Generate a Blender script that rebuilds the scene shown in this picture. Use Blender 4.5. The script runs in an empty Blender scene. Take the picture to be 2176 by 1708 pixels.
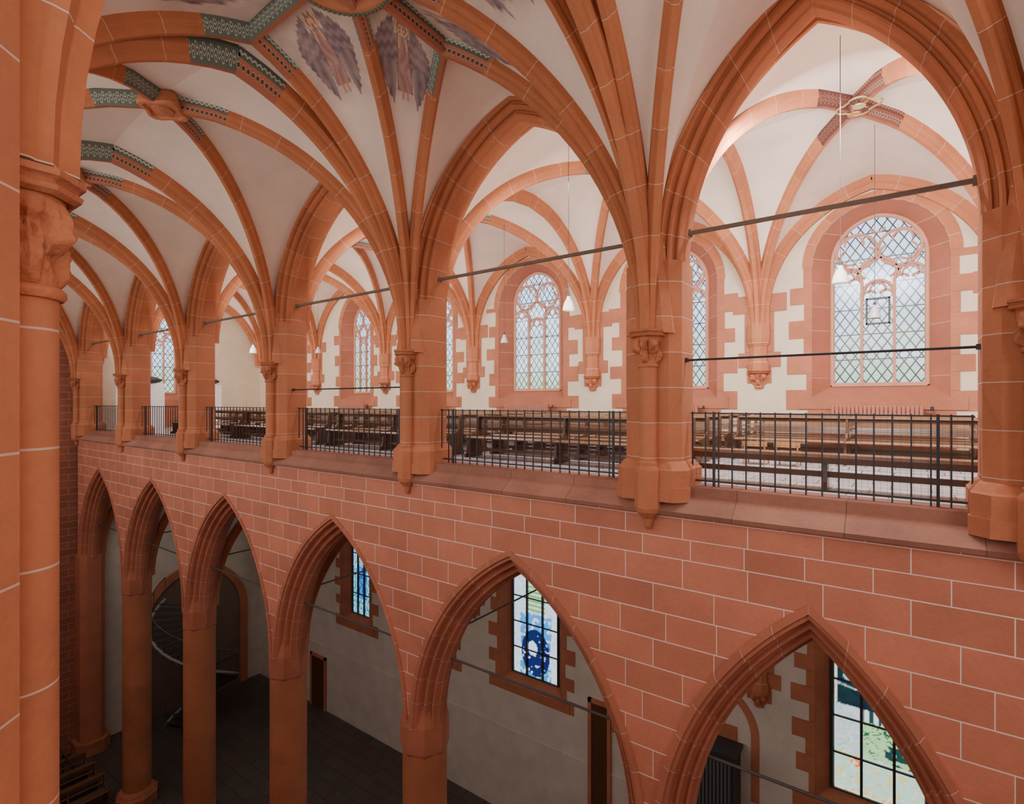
import bpy, math, random
from mathutils import Vector, noise
random.seed(7)
ZC=14.7
COL=bpy.context.scene.collection
# ------------------------------------------------------------------ materials
def new_mat(name):
    m=bpy.data.materials.new(name); m.use_nodes=True
    nt=m.node_tree; nt.nodes.clear()
    out=nt.nodes.new('ShaderNodeOutputMaterial')
    b=nt.nodes.new('ShaderNodeBsdfPrincipled')
    nt.links.new(b.outputs[0],out.inputs[0])
    return m,nt,b,out
def M(nt,op,a,b=None,c=None):
    n=nt.nodes.new('ShaderNodeMath'); n.operation=op
    for i,v in enumerate((a,b,c)):
        if v is None: continue
        if isinstance(v,(int,float)): n.inputs[i].default_value=v
        else: nt.links.new(v,n.inputs[i])
    return n.outputs[0]
def mixc(nt,f,a,b,mode='MIX'):
    n=nt.nodes.new('ShaderNodeMix'); n.data_type='RGBA'; n.blend_type=mode
    for k,v in ((0,f),(6,a),(7,b)):
        if isinstance(v,(int,float)): n.inputs[k].default_value=v
        elif isinstance(v,tuple): n.inputs[k].default_value=(v[0],v[1],v[2],1)
        else: nt.links.new(v,n.inputs[k])
    return n.outputs[2]
def noise_n(nt,vec,scale,detail=3,rough=.6):
    n=nt.nodes.new('ShaderNodeTexNoise'); n.inputs['Scale'].default_value=scale
    n.inputs['Detail'].default_value=detail; n.inputs['Roughness'].default_value=rough
    nt.links.new(vec,n.inputs['Vector']); return n.outputs[0]
def sc(c,k): return (c[0]*k,c[1]*k,c[2]*k)
def stone(name,col,joints=None,L=.55,w=.014,jc=(.64,.45,.36),bw=.85,rh=.285,var=.16,rough=.85,attr=False,bump=.15,axis='xz',vary=False):
    m,nt,b,out=new_mat(name)
    tc=nt.nodes.new('ShaderNodeTexCoord')
    geo=nt.nodes.new('ShaderNodeNewGeometry')
    n1=noise_n(nt,geo.outputs['Position'],1.3,4); n2=noise_n(nt,geo.outputs['Position'],22,3)
    f=M(nt,'ADD',M(nt,'MULTIPLY',n1,.7),M(nt,'MULTIPLY',n2,.3))
    f=M(nt,'MULTIPLY',M(nt,'SUBTRACT',f,.3),2.4)
    cl=nt.nodes.new('ShaderNodeClamp'); nt.links.new(f,cl.inputs[0])
    c=mixc(nt,cl.outputs[0],sc(col,1-var),sc(col,1+var))
    if joints:
        if joints in('uv','z'):
            s=nt.nodes.new('ShaderNodeSeparateXYZ'); nt.links.new(tc.outputs['UV' if joints=='uv' else 'Object'],s.inputs[0])
            q=M(nt,'DIVIDE',s.outputs[0 if joints=='uv' else 2],L)
            mask=M(nt,'LESS_THAN',M(nt,'FRACT',q),w/L)
            wn=nt.nodes.new('ShaderNodeTexWhiteNoise'); wn.noise_dimensions='1D'
            nt.links.new(M(nt,'FLOOR',q),wn.inputs['W'])
            c=mixc(nt,M(nt,'MULTIPLY',wn.outputs[0],.32),c,sc(col,.60))
        else:
            s=nt.nodes.new('ShaderNodeSeparateXYZ'); nt.links.new(geo.outputs['Position'],s.inputs[0])
            cb=nt.nodes.new('ShaderNodeCombineXYZ')
            z=s.outputs[2]
            if vary:
                z=M(nt,'SUBTRACT',z,ZC-2.19)
                z=M(nt,'ADD',M(nt,'MAXIMUM',z,0),M(nt,'MULTIPLY',M(nt,'MINIMUM',z,0),.285/.40))
            if axis=='xz': nt.links.new(s.outputs[0],cb.inputs[0]); nt.links.new(z,cb.inputs[1])
            elif axis=='yz': nt.links.new(s.outputs[1],cb.inputs[0]); nt.links.new(z,cb.inputs[1])
            else: nt.links.new(s.outputs[0],cb.inputs[0]); nt.links.new(s.outputs[1],cb.inputs[1])
            br=nt.nodes.new('ShaderNodeTexBrick'); nt.links.new(cb.outputs[0],br.inputs['Vector'])
            br.inputs['Scale'].default_value=1; br.inputs['Brick Width'].default_value=bw
            br.inputs['Row Height'].default_value=rh; br.inputs['Mortar Size'].default_value=w/2
            br.inputs['Mortar Smooth'].default_value=0
            br.inputs['Color1'].default_value=(0.88,.865,.85,1); br.inputs['Color2'].default_value=(1.10,1.08,1.06,1)
            br.inputs['Mortar'].default_value=(1,1,1,1); br.offset=.5
            if vary: br.squash=.82; br.squash_frequency=3
            c=mixc(nt,1.0,c,br.outputs[0],'MULTIPLY')
            mask=br.outputs[1]
        c=mixc(nt,mask,c,jc)
    if attr:
        a=nt.nodes.new('ShaderNodeAttribute'); a.attribute_name='Col'
        c=mixc(nt,1.0,c,a.outputs[0],'MULTIPLY')
    nt.links.new(c,b.inputs['Base Color']); b.inputs['Roughness'].default_value=rough
    if bump:
        bp=nt.nodes.new('ShaderNodeBump'); bp.inputs['Strength'].default_value=bump; bp.inputs['Distance'].default_value=.02
        nt.links.new(n2,bp.inputs['Height']); nt.links.new(bp.outputs[0],b.inputs['Normal'])
    return m
OR=(.52,.176,.074); RED=(.57,.203,.125)
m_rib=stone('sandstone_rib',OR,'uv',.68,.008,var=.2)
m_arch=stone('sandstone_arch',(.50,.17,.074),'uv',.58,.008,var=.2)
m_archlow=stone('sandstone_arch_lower',(.52,.18,.104),'uv',.5,.009,var=.2)
m_pier=stone('sandstone_pier',(.51,.18,.082),'z',.5,.010,var=.2)
m_col=stone('sandstone_column',(.50,.18,.085),'z',1.1,.012,jc=(.42,.22,.14),var=.2)
m_plain=stone('sandstone_plain',(.49,.17,.08),var=.2)
m_tracery=stone('sandstone_tracery',(.56,.27,.18),var=.1)
m_impost=stone('sandstone_impost',(.45,.155,.085),var=.2)
m_carve=stone('sandstone_carved',(.45,.15,.068),bump=.6,var=.35)
m_wall=stone('sandstone_ashlar',RED,'brick',w=.011,jc=(.86,.70,.63),vary=True,var=.16)
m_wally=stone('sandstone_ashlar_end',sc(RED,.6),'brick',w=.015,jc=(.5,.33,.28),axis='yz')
m_sill=stone('sandstone_sill',(.33,.145,.10),'brick',w=.012,jc=(.16,.08,.06),bw=1.25,rh=9,axis='xy',var=.25)
m_quoin=stone('sandstone_quoin',(.42,.145,.075),var=.22)
m_reveal=stone('sandstone_reveal',(.42,.14,.08),'z',.6,.010,jc=(.58,.40,.33))
m_plaster=stone('vault_plaster',(.85,.69,.575),attr=True,var=.09,bump=.08)
m_cream=stone('cream_plaster',(.70,.56,.405),var=.12,bump=.1)
m_lowplaster=stone('grey_plaster',(.60,.525,.455),var=.14,bump=.1)
m_floor=stone('slab_floor',(.085,.066,.058),'brick',w=.03,jc=(.035,.03,.025),bw=.9,rh=.6,axis='xy',rough=.5)
m_tile=stone('gallery_tile',(.68,.66,.68),'brick',w=.02,jc=(.32,.22,.20),bw=.45,rh=.45,axis='xy',rough=.2,bump=0)
def simple(name,col,rough=.5,metal=0):
    m,nt,b,out=new_mat(name)
    geo=nt.nodes.new('ShaderNodeNewGeometry')
    n=noise_n(nt,geo.outputs['Position'],9,3)
    c=mixc(nt,n,sc(col,.82),sc(col,1.18)); nt.links.new(c,b.inputs['Base Color'])
    b.inputs['Roughness'].default_value=rough; b.inputs['Metallic'].default_value=metal
    return m
m_iron=simple('wrought_iron',(.045,.045,.055),.45,.5)
m_rod=simple('brown_iron_rod',(.10,.085,.08),.6,.2)
m_tie=simple('weathered_tie',(.17,.12,.09),.8)
m_gold=simple('gilded_metal',(.8,.60,.26),.3,.7)
m_shade=simple('opal_glass',(.55,.52,.49),.3)
m_rad=simple('radiator_enamel',(.42,.15,.10),.4)
m_white=simple('white_paint',(.85,.84,.82),.6)
m_dark=simple('dark_cabinet',(.035,.032,.032),.5)
m_boss=simple('dark_painted_boss',(.13,.05,.035),.7)
def wood(name,c1,c2,rough):
    m,nt,b,out=new_mat(name)
    tc=nt.nodes.new('ShaderNodeTexCoord'); mp=nt.nodes.new('ShaderNodeMapping')
    mp.inputs['Scale'].default_value=(1.2,14,14); nt.links.new(tc.outputs['Object'],mp.inputs[0])
    n=noise_n(nt,mp.outputs[0],3,4); c=mixc(nt,n,c1,c2)
    nt.links.new(c,b.inputs['Base Color']); b.inputs['Roughness'].default_value=rough
    return m
m_wood=wood('dark_stained_oak',(.05,.02,.009),(.15,.065,.028),.3)
m_woodtop=wood('oak_top_sheen',(.20,.10,.05),(.40,.22,.12),.18)  # paler oak for tops, reflected light painted into the colour
m_wood2=wood('honey_wood',(.36,.16,.06),(.50,.24,.09),.4)
m_wood3=wood('mid_brown_wood',(.13,.07,.035),(.20,.11,.055),.4)  # plain brown for the ground floor pews
def painted(name,gcol,gline,ocol):
    m,nt,b,out=new_mat(name)
    tc=nt.nodes.new('ShaderNodeTexCoord'); s=nt.nodes.new('ShaderNodeSeparateXYZ'); nt.links.new(tc.outputs['UV'],s.inputs[0])
    u,v=s.outputs[0],s.outputs[1]
    F=58
    wv=M(nt,'ABSOLUTE',M(nt,'SUBTRACT',M(nt,'SUBTRACT',v,.25),M(nt,'MULTIPLY',M(nt,'SINE',M(nt,'MULTIPLY',u,F)),.07)))
    stem=M(nt,'LESS_THAN',wv,.013)
    cu=M(nt,'MULTIPLY',M(nt,'SUBTRACT',M(nt,'FRACT',M(nt,'MULTIPLY',u,F/3.14159)),.5),.055)
    side=M(nt,'SIGN',M(nt,'SINE',M(nt,'MULTIPLY',u,F)))
    cv=M(nt,'MULTIPLY',M(nt,'SUBTRACT',M(nt,'SUBTRACT',v,.25),M(nt,'MULTIPLY',side,-.075)),.33)
    r=M(nt,'SQRT',M(nt,'ADD',M(nt,'MULTIPLY',cu,cu),M(nt,'MULTIPLY',cv,cv)))
    curl=M(nt,'LESS_THAN',M(nt,'ABSOLUTE',M(nt,'SUBTRACT',r,.017)),.004)
    g=mixc(nt,M(nt,'MAXIMUM',stem,curl),gcol,gline)
    bd=M(nt,'GREATER_THAN',M(nt,'ABSOLUTE',M(nt,'SUBTRACT',v,.25)),.20)
    g=mixc(nt,bd,g,sc(gcol,.6))
    du=M(nt,'SUBTRACT',M(nt,'FRACT',M(nt,'MULTIPLY',u,13)),.5)
    dv=M(nt,'MULTIPLY',M(nt,'SUBTRACT',v,.68),7)
    dd=M(nt,'ADD',M(nt,'MULTIPLY',du,du),M(nt,'MULTIPLY',dv,dv))
    o=mixc(nt,M(nt,'LESS_THAN',dd,.10),ocol,(.10,.06,.05))
    ring=M(nt,'LESS_THAN',M(nt,'ABSOLUTE',M(nt,'SUBTRACT',dd,.13)),.03)
    o=mixc(nt,ring,o,(.55,.37,.26))
    sc_=M(nt,'ABSOLUTE',M(nt,'SUBTRACT',v,M(nt,'ADD',.87,M(nt,'MULTIPLY',M(nt,'ABSOLUTE',M(nt,'SINE',M(nt,'MULTIPLY',u,40))),.05))))
    o=mixc(nt,M(nt,'LESS_THAN',sc_,.014),o,(.55,.38,.28))
    # outer face of the second side is painted green as well
    o=mixc(nt,M(nt,'GREATER_THAN',v,.80),o,mixc(nt,M(nt,'LESS_THAN',sc_,.022),gcol,gline))
    geo=nt.nodes.new('ShaderNodeNewGeometry'); wn=noise_n(nt,geo.outputs['Position'],14,4)
    g=mixc(nt,M(nt,'MULTIPLY',wn,.35),g,sc(gcol,.9))
    c=mixc(nt,M(nt,'GREATER_THAN',v,.54),g,o)
    edge=M(nt,'LESS_THAN',M(nt,'ABSOLUTE',M(nt,'SUBTRACT',v,.5)),.05)
    c=mixc(nt,edge,c,(.38,.12,.065))
    nt.links.new(c,b.inputs['Base Color']); b.inputs['Roughness'].default_value=.8
    return m
m_paint=painted('painted_rib_ornament',(.125,.155,.12),(.56,.56,.47),(.42,.14,.075))
m_paint2=painted('painted_rib_ornament_red',(.11,.035,.025),(.36,.14,.09),(.20,.06,.035))
def leaded():
    m,nt,b,out=new_mat('leaded_clear_glass')
    geo=nt.nodes.new('ShaderNodeNewGeometry'); s=nt.nodes.new('ShaderNodeSeparateXYZ'); nt.links.new(geo.outputs['Position'],s.inputs[0])
    x=M(nt,'DIVIDE',M(nt,'ADD',s.outputs[0],s.outputs[1]),.22); z=M(nt,'DIVIDE',s.outputs[2],.33)
    l1=M(nt,'LESS_THAN',M(nt,'ABSOLUTE',M(nt,'SUBTRACT',M(nt,'FRACT',M(nt,'ADD',x,z)),.5)),.07)
    l2=M(nt,'LESS_THAN',M(nt,'ABSOLUTE',M(nt,'SUBTRACT',M(nt,'FRACT',M(nt,'SUBTRACT',x,z)),.5)),.07)
    l=M(nt,'MAXIMUM',l1,l2)
    hb=M(nt,'LESS_THAN',M(nt,'FRACT',M(nt,'DIVIDE',M(nt,'SUBTRACT',s.outputs[2],ZC+.42),.62)),.045)
    l=M(nt,'MAXIMUM',l,hb)
    n=noise_n(nt,geo.outputs['Position'],.9,4); n2=noise_n(nt,geo.outputs['Position'],5,3)
    hh=M(nt,'SUBTRACT',s.outputs[2],ZC+2.6)
    f=M(nt,'ADD',M(nt,'MULTIPLY',hh,-.6),M(nt,'MULTIPLY',M(nt,'SUBTRACT',n,.5),3.2))
    cl=nt.nodes.new('ShaderNodeClamp'); nt.links.new(f,cl.inputs[0])
    c=mixc(nt,cl.outputs[0],(.46,.64,.95),(.26,.46,.28))
    c=mixc(nt,M(nt,'MULTIPLY',n2,.5),c,(.85,.92,1))
    c=mixc(nt,l,c,(.012,.016,.02))
    b.inputs['Base Color'].default_value=(.03,.03,.03,1); b.inputs['Roughness'].default_value=.2
    nt.links.new(c,b.inputs['Emission Color']); b.inputs['Emission Strength'].default_value=2.3
    return m
m_glass=leaded()
def stained():
    m,nt,b,out=new_mat('stained_glass')
    a=nt.nodes.new('ShaderNodeAttribute'); a.attribute_name='Col'
    b.inputs['Base Color'].default_value=(.03,.03,.03,1); b.inputs['Roughness'].default_value=.2
    nt.links.new(a.outputs[0],b.inputs['Emission Color']); b.inputs['Emission Strength'].default_value=1.6
    return m
m_stain=stained()
# ------------------------------------------------------------------ mesh builder
class MB:
    def __init__(s): s.v=[];s.f=[];s.uv=[];s.mi=[];s.col=[]
    def add(s,vs,fs,uvs=None,mi=0,cols=None):
        o=len(s.v); s.v+= [tuple(p) for p in vs]; s.uv+= uvs if uvs else [(0.05,0)]*len(vs)
        s.col+= cols if cols else [(1,1,1)]*len(vs)
        for k,f in enumerate(fs):
            s.f.append([i+o for i in f]); s.mi.append(mi[k] if isinstance(mi,list) else mi)
    def box(s,x0,x1,y0,y1,z0,z1,mi=0):
        v=[(x0,y0,z0),(x1,y0,z0),(x1,y1,z0),(x0,y1,z0),(x0,y0,z1),(x1,y0,z1),(x1,y1,z1),(x0,y1,z1)]
        s.add(v,[(0,3,2,1),(4,5,6,7),(0,1,5,4),(1,2,6,5),(2,3,7,6),(3,0,4,7)],mi=mi)
    def rings(s,R,cap=True,close=True,mi=0):
        n=len(R[0]); v=[p for r in R for p in r]; f=[]
        for i in range(len(R)-1):
            for j in range(n if close else n-1):
                k=(j+1)%n; f.append((i*n+j,i*n+k,(i+1)*n+k,(i+1)*n+j))
        if cap: f.append(tuple(range(n))[::-1]); f.append(tuple((len(R)-1)*n+j for j in range(n)))
        s.add(v,f,mi=mi)
    def lathe(s,prof,cx=0,cy=0,n=20,mi=0,ph=0):
        s.rings([[(cx+r*math.cos(ph+2*math.pi*j/n),cy+r*math.sin(ph+2*math.pi*j/n),z) for j in range(n)] for r,z in prof],mi=mi)
    def tube(s,pts,r,n=6,closed=False,mi=0):
        P=[Vector(p) for p in pts]; R=[]
        N=len(P)
        for i in range(N):
            a=P[(i-1)%N] if (closed or i>0) else P[i]; b=P[(i+1)%N] if (closed or i<N-1) else P[i]
            T=(b-a).normalized()
            up=Vector((0,1,0)) if abs(T.y)<.9 else Vector((0,0,1))
            A=T.cross(up).normalized(); B=A.cross(T)
            R.append([tuple(P[i]+A*r*math.cos(2*math.pi*j/n)+B*r*math.sin(2*math.pi*j/n)) for j in range(n)])
        if closed: R.append(R[0])
        s.rings(R,cap=not closed,mi=mi)
    def obj(s,name,mats,parent=None,loc=None,smooth=False,usecol=False,**kw):
        me=bpy.data.meshes.new(name); me.from_pydata(s.v,[],s.f)
        if not isinstance(mats,(list,tuple)): mats=[mats]
        for m in mats: me.materials.append(m)
        me.polygons.foreach_set('material_index',s.mi)
        uvl=me.uv_layers.new(name='UVMap')
        uvl.data.foreach_set('uv',[c for l in me.loops for c in s.uv[l.vertex_index]])
        if usecol:
            ca=me.color_attributes.new('Col','FLOAT_COLOR','POINT')
            ca.data.foreach_set('color',[c for q in s.col for c in (q[0],q[1],q[2],1)])
        if smooth:
            me.polygons.foreach_set('use_smooth',[True]*len(me.polygons))
            try: me.set_sharp_from_angle(angle=math.radians(38))
            except Exception: pass
        me.validate(); me.update()
        o=bpy.data.objects.new(name,me); COL.objects.link(o)
        if loc: o.location=loc
        if parent: o.parent=parent
        for k,v in kw.items(): o[k]=v
        return o
def empty(name,loc,**kw):
    o=bpy.data.objects.new(name,None); o.location=loc; o.empty_display_size=.2; COL.objects.link(o)
    for k,v in kw.items(): o[k]=v
    return o
def copy_thing(src,loc,rz=None):
    o=src.copy(); o.location=loc; COL.objects.link(o)
    if rz is not None: o.rotation_euler=(0,0,rz)
    for c in list(src.children):
        d=c.copy(); d.parent=o; COL.objects.link(d)
        for e in list(c.children):
            g=e.copy(); g.parent=d; COL.objects.link(g)
    return o
# ------------------------------------------------------------------ geometry helpers
TH=[i/22 for i in range(23)]
def curve(p0,p1,hs,h1,spring=None,top=True):
    spring=hs if spring is None else spring
    a=math.dist(p0,p1); r=h1-spring; R=(a*a+r*r)/(2*a); out=[]
    d=((p1[0]-p0[0])/a,(p1[1]-p0[1])/a)
    for t in TH:
        g=math.sin(t*math.pi/2)*.55+t*.45
        h=hs+g*(h1-hs)
        if h<=spring: p=0
        else:
            y=h-spring
            if r>=a: p=R-math.sqrt(max(0,R*R-y*y))
            else: p=a*(1-math.sqrt(max(0,1-(y/r)**2)))
        out.append(Vector((p0[0]+d[0]*p,p0[1]+d[1]*p,ZC+h)))
    return out
PROF=[(-.10,-.06),(-.10,.06),(-.085,.085),(-.06,.11),(-.055,.15),(-.032,.20),(.032,.20),(.055,.15),(.06,.11),(.085,.085),(.10,.06),(.10,-.06)]
def sweep(mb,pts,d,scale=1.0,paint=0,prof=PROF,u0=0):
    n=len(prof); V=[];UV=[];F=[];MI=[]
    side=Vector((-d[1],d[0],0))
    cum=[0]
    for i in range(1,len(pts)): cum.append(cum[-1]+(pts[i]-pts[i-1]).length)
    pl=[0]
    for i in range(1,n): pl.append(pl[-1]+math.dist(prof[i],prof[i-1]))
    for i,p in enumerate(pts):
        a=pts[max(0,i-1)]; b=pts[min(len(pts)-1,i+1)]; T=(b-a).normalized()
        tp=T.x*d[0]+T.y*d[1]; N=Vector((d[0]*T.z,d[1]*T.z,-tp))
        for k,(sx,q) in enumerate(prof):
            V.append(p+side*sx*scale+N*q*scale); UV.append((cum[i]+u0,pl[k]/pl[-1]))
    for i in range(len(pts)-1):
        for k in range(n-1):
            F.append((i*n+k,i*n+k+1,(i+1)*n+k+1,(i+1)*n+k)); MI.append(1 if (cum[-1]-(cum[i]+cum[i+1])/2)<paint else 0)
    F.append(tuple(range(n))); MI.append(0)
    mb.add(V,F,UV,MI)
def dirn(p0,p1):
    a=math.dist(p0,p1); return ((p1[0]-p0[0])/a,(p1[1]-p0[1])/a)
def refine(pts,step=.12):
    out=[pts[0]]
    for i in range(1,len(pts)):
        n=max(1,int((pts[i]-pts[i-1]).length/step))
        for k in range(1,n+1): out.append(pts[i-1].lerp(pts[i],k/n))
    return out
def rib(p0,p1,hs,h1,spring=None,scale=1.1,paint=0,label='',group='',name='vault_rib',pm=None):
    mb=MB(); c=curve(p0,p1,hs,h1,spring)
    if paint: c=refine(c,.2)
    sweep(mb,c,dirn(p0,p1),scale,paint)
    return mb.obj(name,[m_rib,pm or m_paint],smooth=False,label=label,category='vault rib',group=group)
def arch_rib(p0,p1,hs,h1,scale=1.3,paint=0,label='',group='',spring=None,name='transverse_rib'):
    mb=MB(); mid=((p0[0]+p1[0])/2,(p0[1]+p1[1])/2)
    for a in (p0,p1):
        c=curve(a,mid,hs,h1,spring); c=refine(c,.2) if paint else c
        sweep(mb,c,dirn(a,mid),scale,paint)
    return mb.obj(name,[m_rib,m_paint],label=label,category='vault rib',group=group)
def loft(mb,A,B,m=5,bulge=.07,colf=None):
    n=len(A); V=[];C=[];F=[]
    cum=[0]*n; mids=[A[i].lerp(B[i],.5) for i in range(n)]
    for i in range(n-2,-1,-1): cum[i]=cum[i+1]+(mids[i]-mids[i+1]).length
    for i in range(n):
        w=(A[i]-B[i]).length
        for j in range(m+1):
            v=j/m; p=A[i].lerp(B[i],v); p.z+=bulge*math.sin(math.pi*v)*(i/(n-1))
            V.append(p)
            C.append(colf((v-.5)*w,cum[i]) if colf else (1,1,1))
    for i in range(n-1):
        for j in range(m):
            a=i*(m+1)+j; F.append((a,a+1,a+m+2,a+m+1))
    mb.add(V,F,cols=C)
def vault(name,corners,C,hC,sides,hs,label='',paint=0,scale=1.05,group='',pm=None):
    mb=MB()
    for i in range(4):
        c=corners[i]
        dg=curve(c,C,hs,hC)
        for j in (i,(i-1)%4):
            a=corners[j]; b=corners[(j+1)%4]; mid=((a[0]+b[0])/2,(a[1]+b[1])/2)
            ha,sp=sides[j]
            loft(mb,dg,curve(c,mid,hs,ha,sp))
        rib(c,C,hs,hC-.02,scale=scale,paint=paint,label=label,group=group,pm=pm)
    return mb.obj(name,m_plaster,smooth=True,usecol=True,kind='structure')
PX=[5.97,1.03,-3.03,-8.03,-13.03,-18.03,-23.03,-28.03]
SPR=2.0
# ------------------------------------------------------------------ NAVE VAULT
YW=7.47; YO=.53
def angel(l,d):
    d=d+.19
    g=noise.noise(Vector((l*5,d*5,1.3))); g2=noise.noise(Vector((l*22,d*22,4.3)))
    base=(.80+.13*g+.04*g2,.77+.13*g+.04*g2,.77+.13*g+.04*g2)
    if d>1.7:
        k=min(1,(d-1.7)/.35); base=tuple(b_*(1-k)+k for b_ in base)
    def fade(c,w=.10):
        w=min(.4,max(0,w+.25*g)); return tuple(max(0,x*(1-w)+y*w) for x,y in zip(c,base))
    if d<.34: return (.62,.55,.53)
    if d>2.3: return (1,1,1)
    al=abs(l)
    if (l/.055)**2+((d-.66)/.07)**2<1:
        if abs(al-.022)<.009 and abs(d-.65)<.008: return (.2,.12,.1)
        if al<.02 and abs(d-.70)<.006: return (.5,.2,.18)
        return (.88,.62,.52)
    if (l/.08)**2+((d-.645)/.10)**2<1: return (.42,.25,.19)
    q=(l/.125)**2+((d-.65)/.135)**2
    if q<1: return (.84,.74,.56) if q<.8 else (.40,.31,.26)
    w=.085+.05*max(0,(d-.8))
    if .74<d<1.66 and al<w:
        if al>w-.010: return (.20,.15,.18)
        k=.5+.5*math.sin(l*60+2.5*math.sin(d*6)+g*4)
        if 0.80<d<.98 and abs(al-.05-(d-.8)*.1)<.02: return (.76,.54,.46)
        return fade((.42+.14*k,.27+.11*k,.29+.11*k))
    if 1.66<d<1.78 and .015<al<.06: return (.68,.46,.40)
    if .50<d<2.02:
        inner=.05+.01*math.sin(d*9)
        if d<1.15: outer=.10+.34*math.sin(min(1,(d-.46)/.6)*math.pi/2)
        else: outer=.44*max(0,1-((d-1.15)/.88))**.5
        outer+=.012*math.sin(d*55)
        if d<.78: inner=.13
        if d>1.25: inner=.10+.14*(d-1.25)
        if inner<al<outer:
            row=math.sin((d-al*.5)*34+math.sin(al*60)*.9)
            t=.5+.5*(math.sin(al*48+g*2) if d>1.2 else row)
            if al>outer-.010: t=-.2
            return fade((.215+.19*t,.185+.16*t,.25+.17*t))
    return base
PB='terracotta sandstone vault rib with thin white painted joints'
PP='terracotta sandstone rib ending in green and red painted ornament'
for b in range(7):
    x0,x1=PX[b],PX[b+1]; xm=(x0+x1)/2
    hC=5.36
    cs=[(x0,YW),(x1,YW),(x1,YO),(x0,YO)]
    sides=[(5.22,SPR),(5.15,None),(5.22,SPR),(5.15,None)]
    if b in (1,2):
        mb=MB(); C=(xm,4.0); T={0:(xm,5.8),2:(xm,2.2),1:(xm-2.0*(x0-x1)/5,4.0),3:(xm+2.0*(x0-x1)/5,4.0)}
        for i in range(4):
            c=cs[i]
            for j in (i,(i-1)%4):
                a=cs[j]; bb=cs[(j+1)%4]; mid=((a[0]+bb[0])/2,(a[1]+bb[1])/2)
                if b==2: TH=[k/(240 if i==1 else 80) for k in range((240 if i==1 else 80)+1)]
                dg=curve(c,C,1.0,5.38); tb=curve(c,T[j],1.0,5.31)
                loft(mb,dg,tb,m=(140 if i==1 else 40) if b==2 else 6,bulge=.03,colf=angel if b==2 else None)
                TH=[k/22 for k in range(23)]
                loft(mb,curve(c,T[j],1.0,5.31),curve(c,mid,1.0,sides[j][0],sides[j][1]),m=6,bulge=.03)
        mb.obj('ceiling',m_plaster,smooth=True,usecol=True,kind='structure')
        for i in range(4):
            c=cs[i]
            rib(c,C,1.0,5.36,scale=1.0,paint=1.3,label=PP,group='nave star vault ribs')
            for j in (i,(i-1)%4):
                if b==1 and j in(0,2): continue
                rib(c,T[j],1.0,5.29,scale=1.0,paint=.65,label=PP,group='nave star vault ribs')
        for j in range(4):
            if b==1 and j in(0,2): continue
            mb=MB(); a=T[j]; pts=[Vector((a[0],a[1],ZC+5.30)),Vector((C[0],C[1],ZC+5.37))]
            sweep(mb,refine(pts,.2),dirn(a,C),1.0,5); mb.obj('lierne_rib',[m_rib,m_paint],label='short ridge rib covered in green and red painted scrollwork',category='vault rib',group='painted ridge ribs around the ring')
        mb=MB(); R=[]
        for (r,z) in [(.50,.10),(.50,-.12),(.54,-.2),(.60,-.22),(.66,-.2),(.70,-.12),(.74,-.1),(.76,.0),(.76,.1)]:
            R.append([(r*math.cos(2*math.pi*j/48),r*math.sin(2*math.pi*j/48),z) for j in range(48)])
        e=empty('vault_ring_boss',(xm,4,ZC+5.30),label='large round sandstone ring boss with green beaded border',category='vault boss')
        mb.rings(R,cap=False); mb.obj('stone_ring',m_plain,parent=e,smooth=True)
        mb=MB(); N=60
        for k in range(N):
            a=2*math.pi*k/N; mb.lathe([(0.001,-.245),(.022,-.235),(.03,-.215)],cx=.60*math.cos(a),cy=.60*math.sin(a),n=6)
        mb.obj('green_beading',simple('green_paint%d'%b,(.09,.14,.08),.7),parent=e)
        mb=MB(); mb.lathe([(.001,0),(.25,-.01),(.5,.02)],n=32); mb.obj('painted_disc',m_carve,parent=e)
    else:
        vault('ceiling',cs,(xm,4.0),hC,sides,1.0,label=PP if b>1 else PB,paint=1.15,group='nave vault ribs')
        if b>2:
            e=empty('vault_boss',(xm,4,ZC+hC-.2),label='lobed sandstone boss with painted centre where vault ribs meet',category='vault boss',group='nave vault bosses')
            mb=MB(); R=[]
            for (k,z) in [(.3,.15),(.34,0),(.36,-.05),(.33,-.09),(.27,-.09),(.25,-.05),(.02,-.06)]:
                R.append([(k*(1+.16*math.cos(4*a))*math.cos(a),k*(1+.16*math.cos(4*a))*math.sin(a),z) for a in [2*math.pi*j/48 for j in range(48)]])
            mb.rings(R); mb.obj('lobed_disc',m_plain,parent=e,smooth=True)
            mb=MB(); mb.lathe([(.17,-.045),(.16,-.075),(.1,-.08),(.001,-.1)],n=20); mb.obj('painted_relief',m_carve,parent=e,smooth=True)
for b in range(1,8):
    arch_rib((PX[b],YW),(PX[b],YO),1.0,5.13,1.35,paint=.85,label='broad transverse sandstone arch rib spanning the nave',group='nave transverse ribs')
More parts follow.
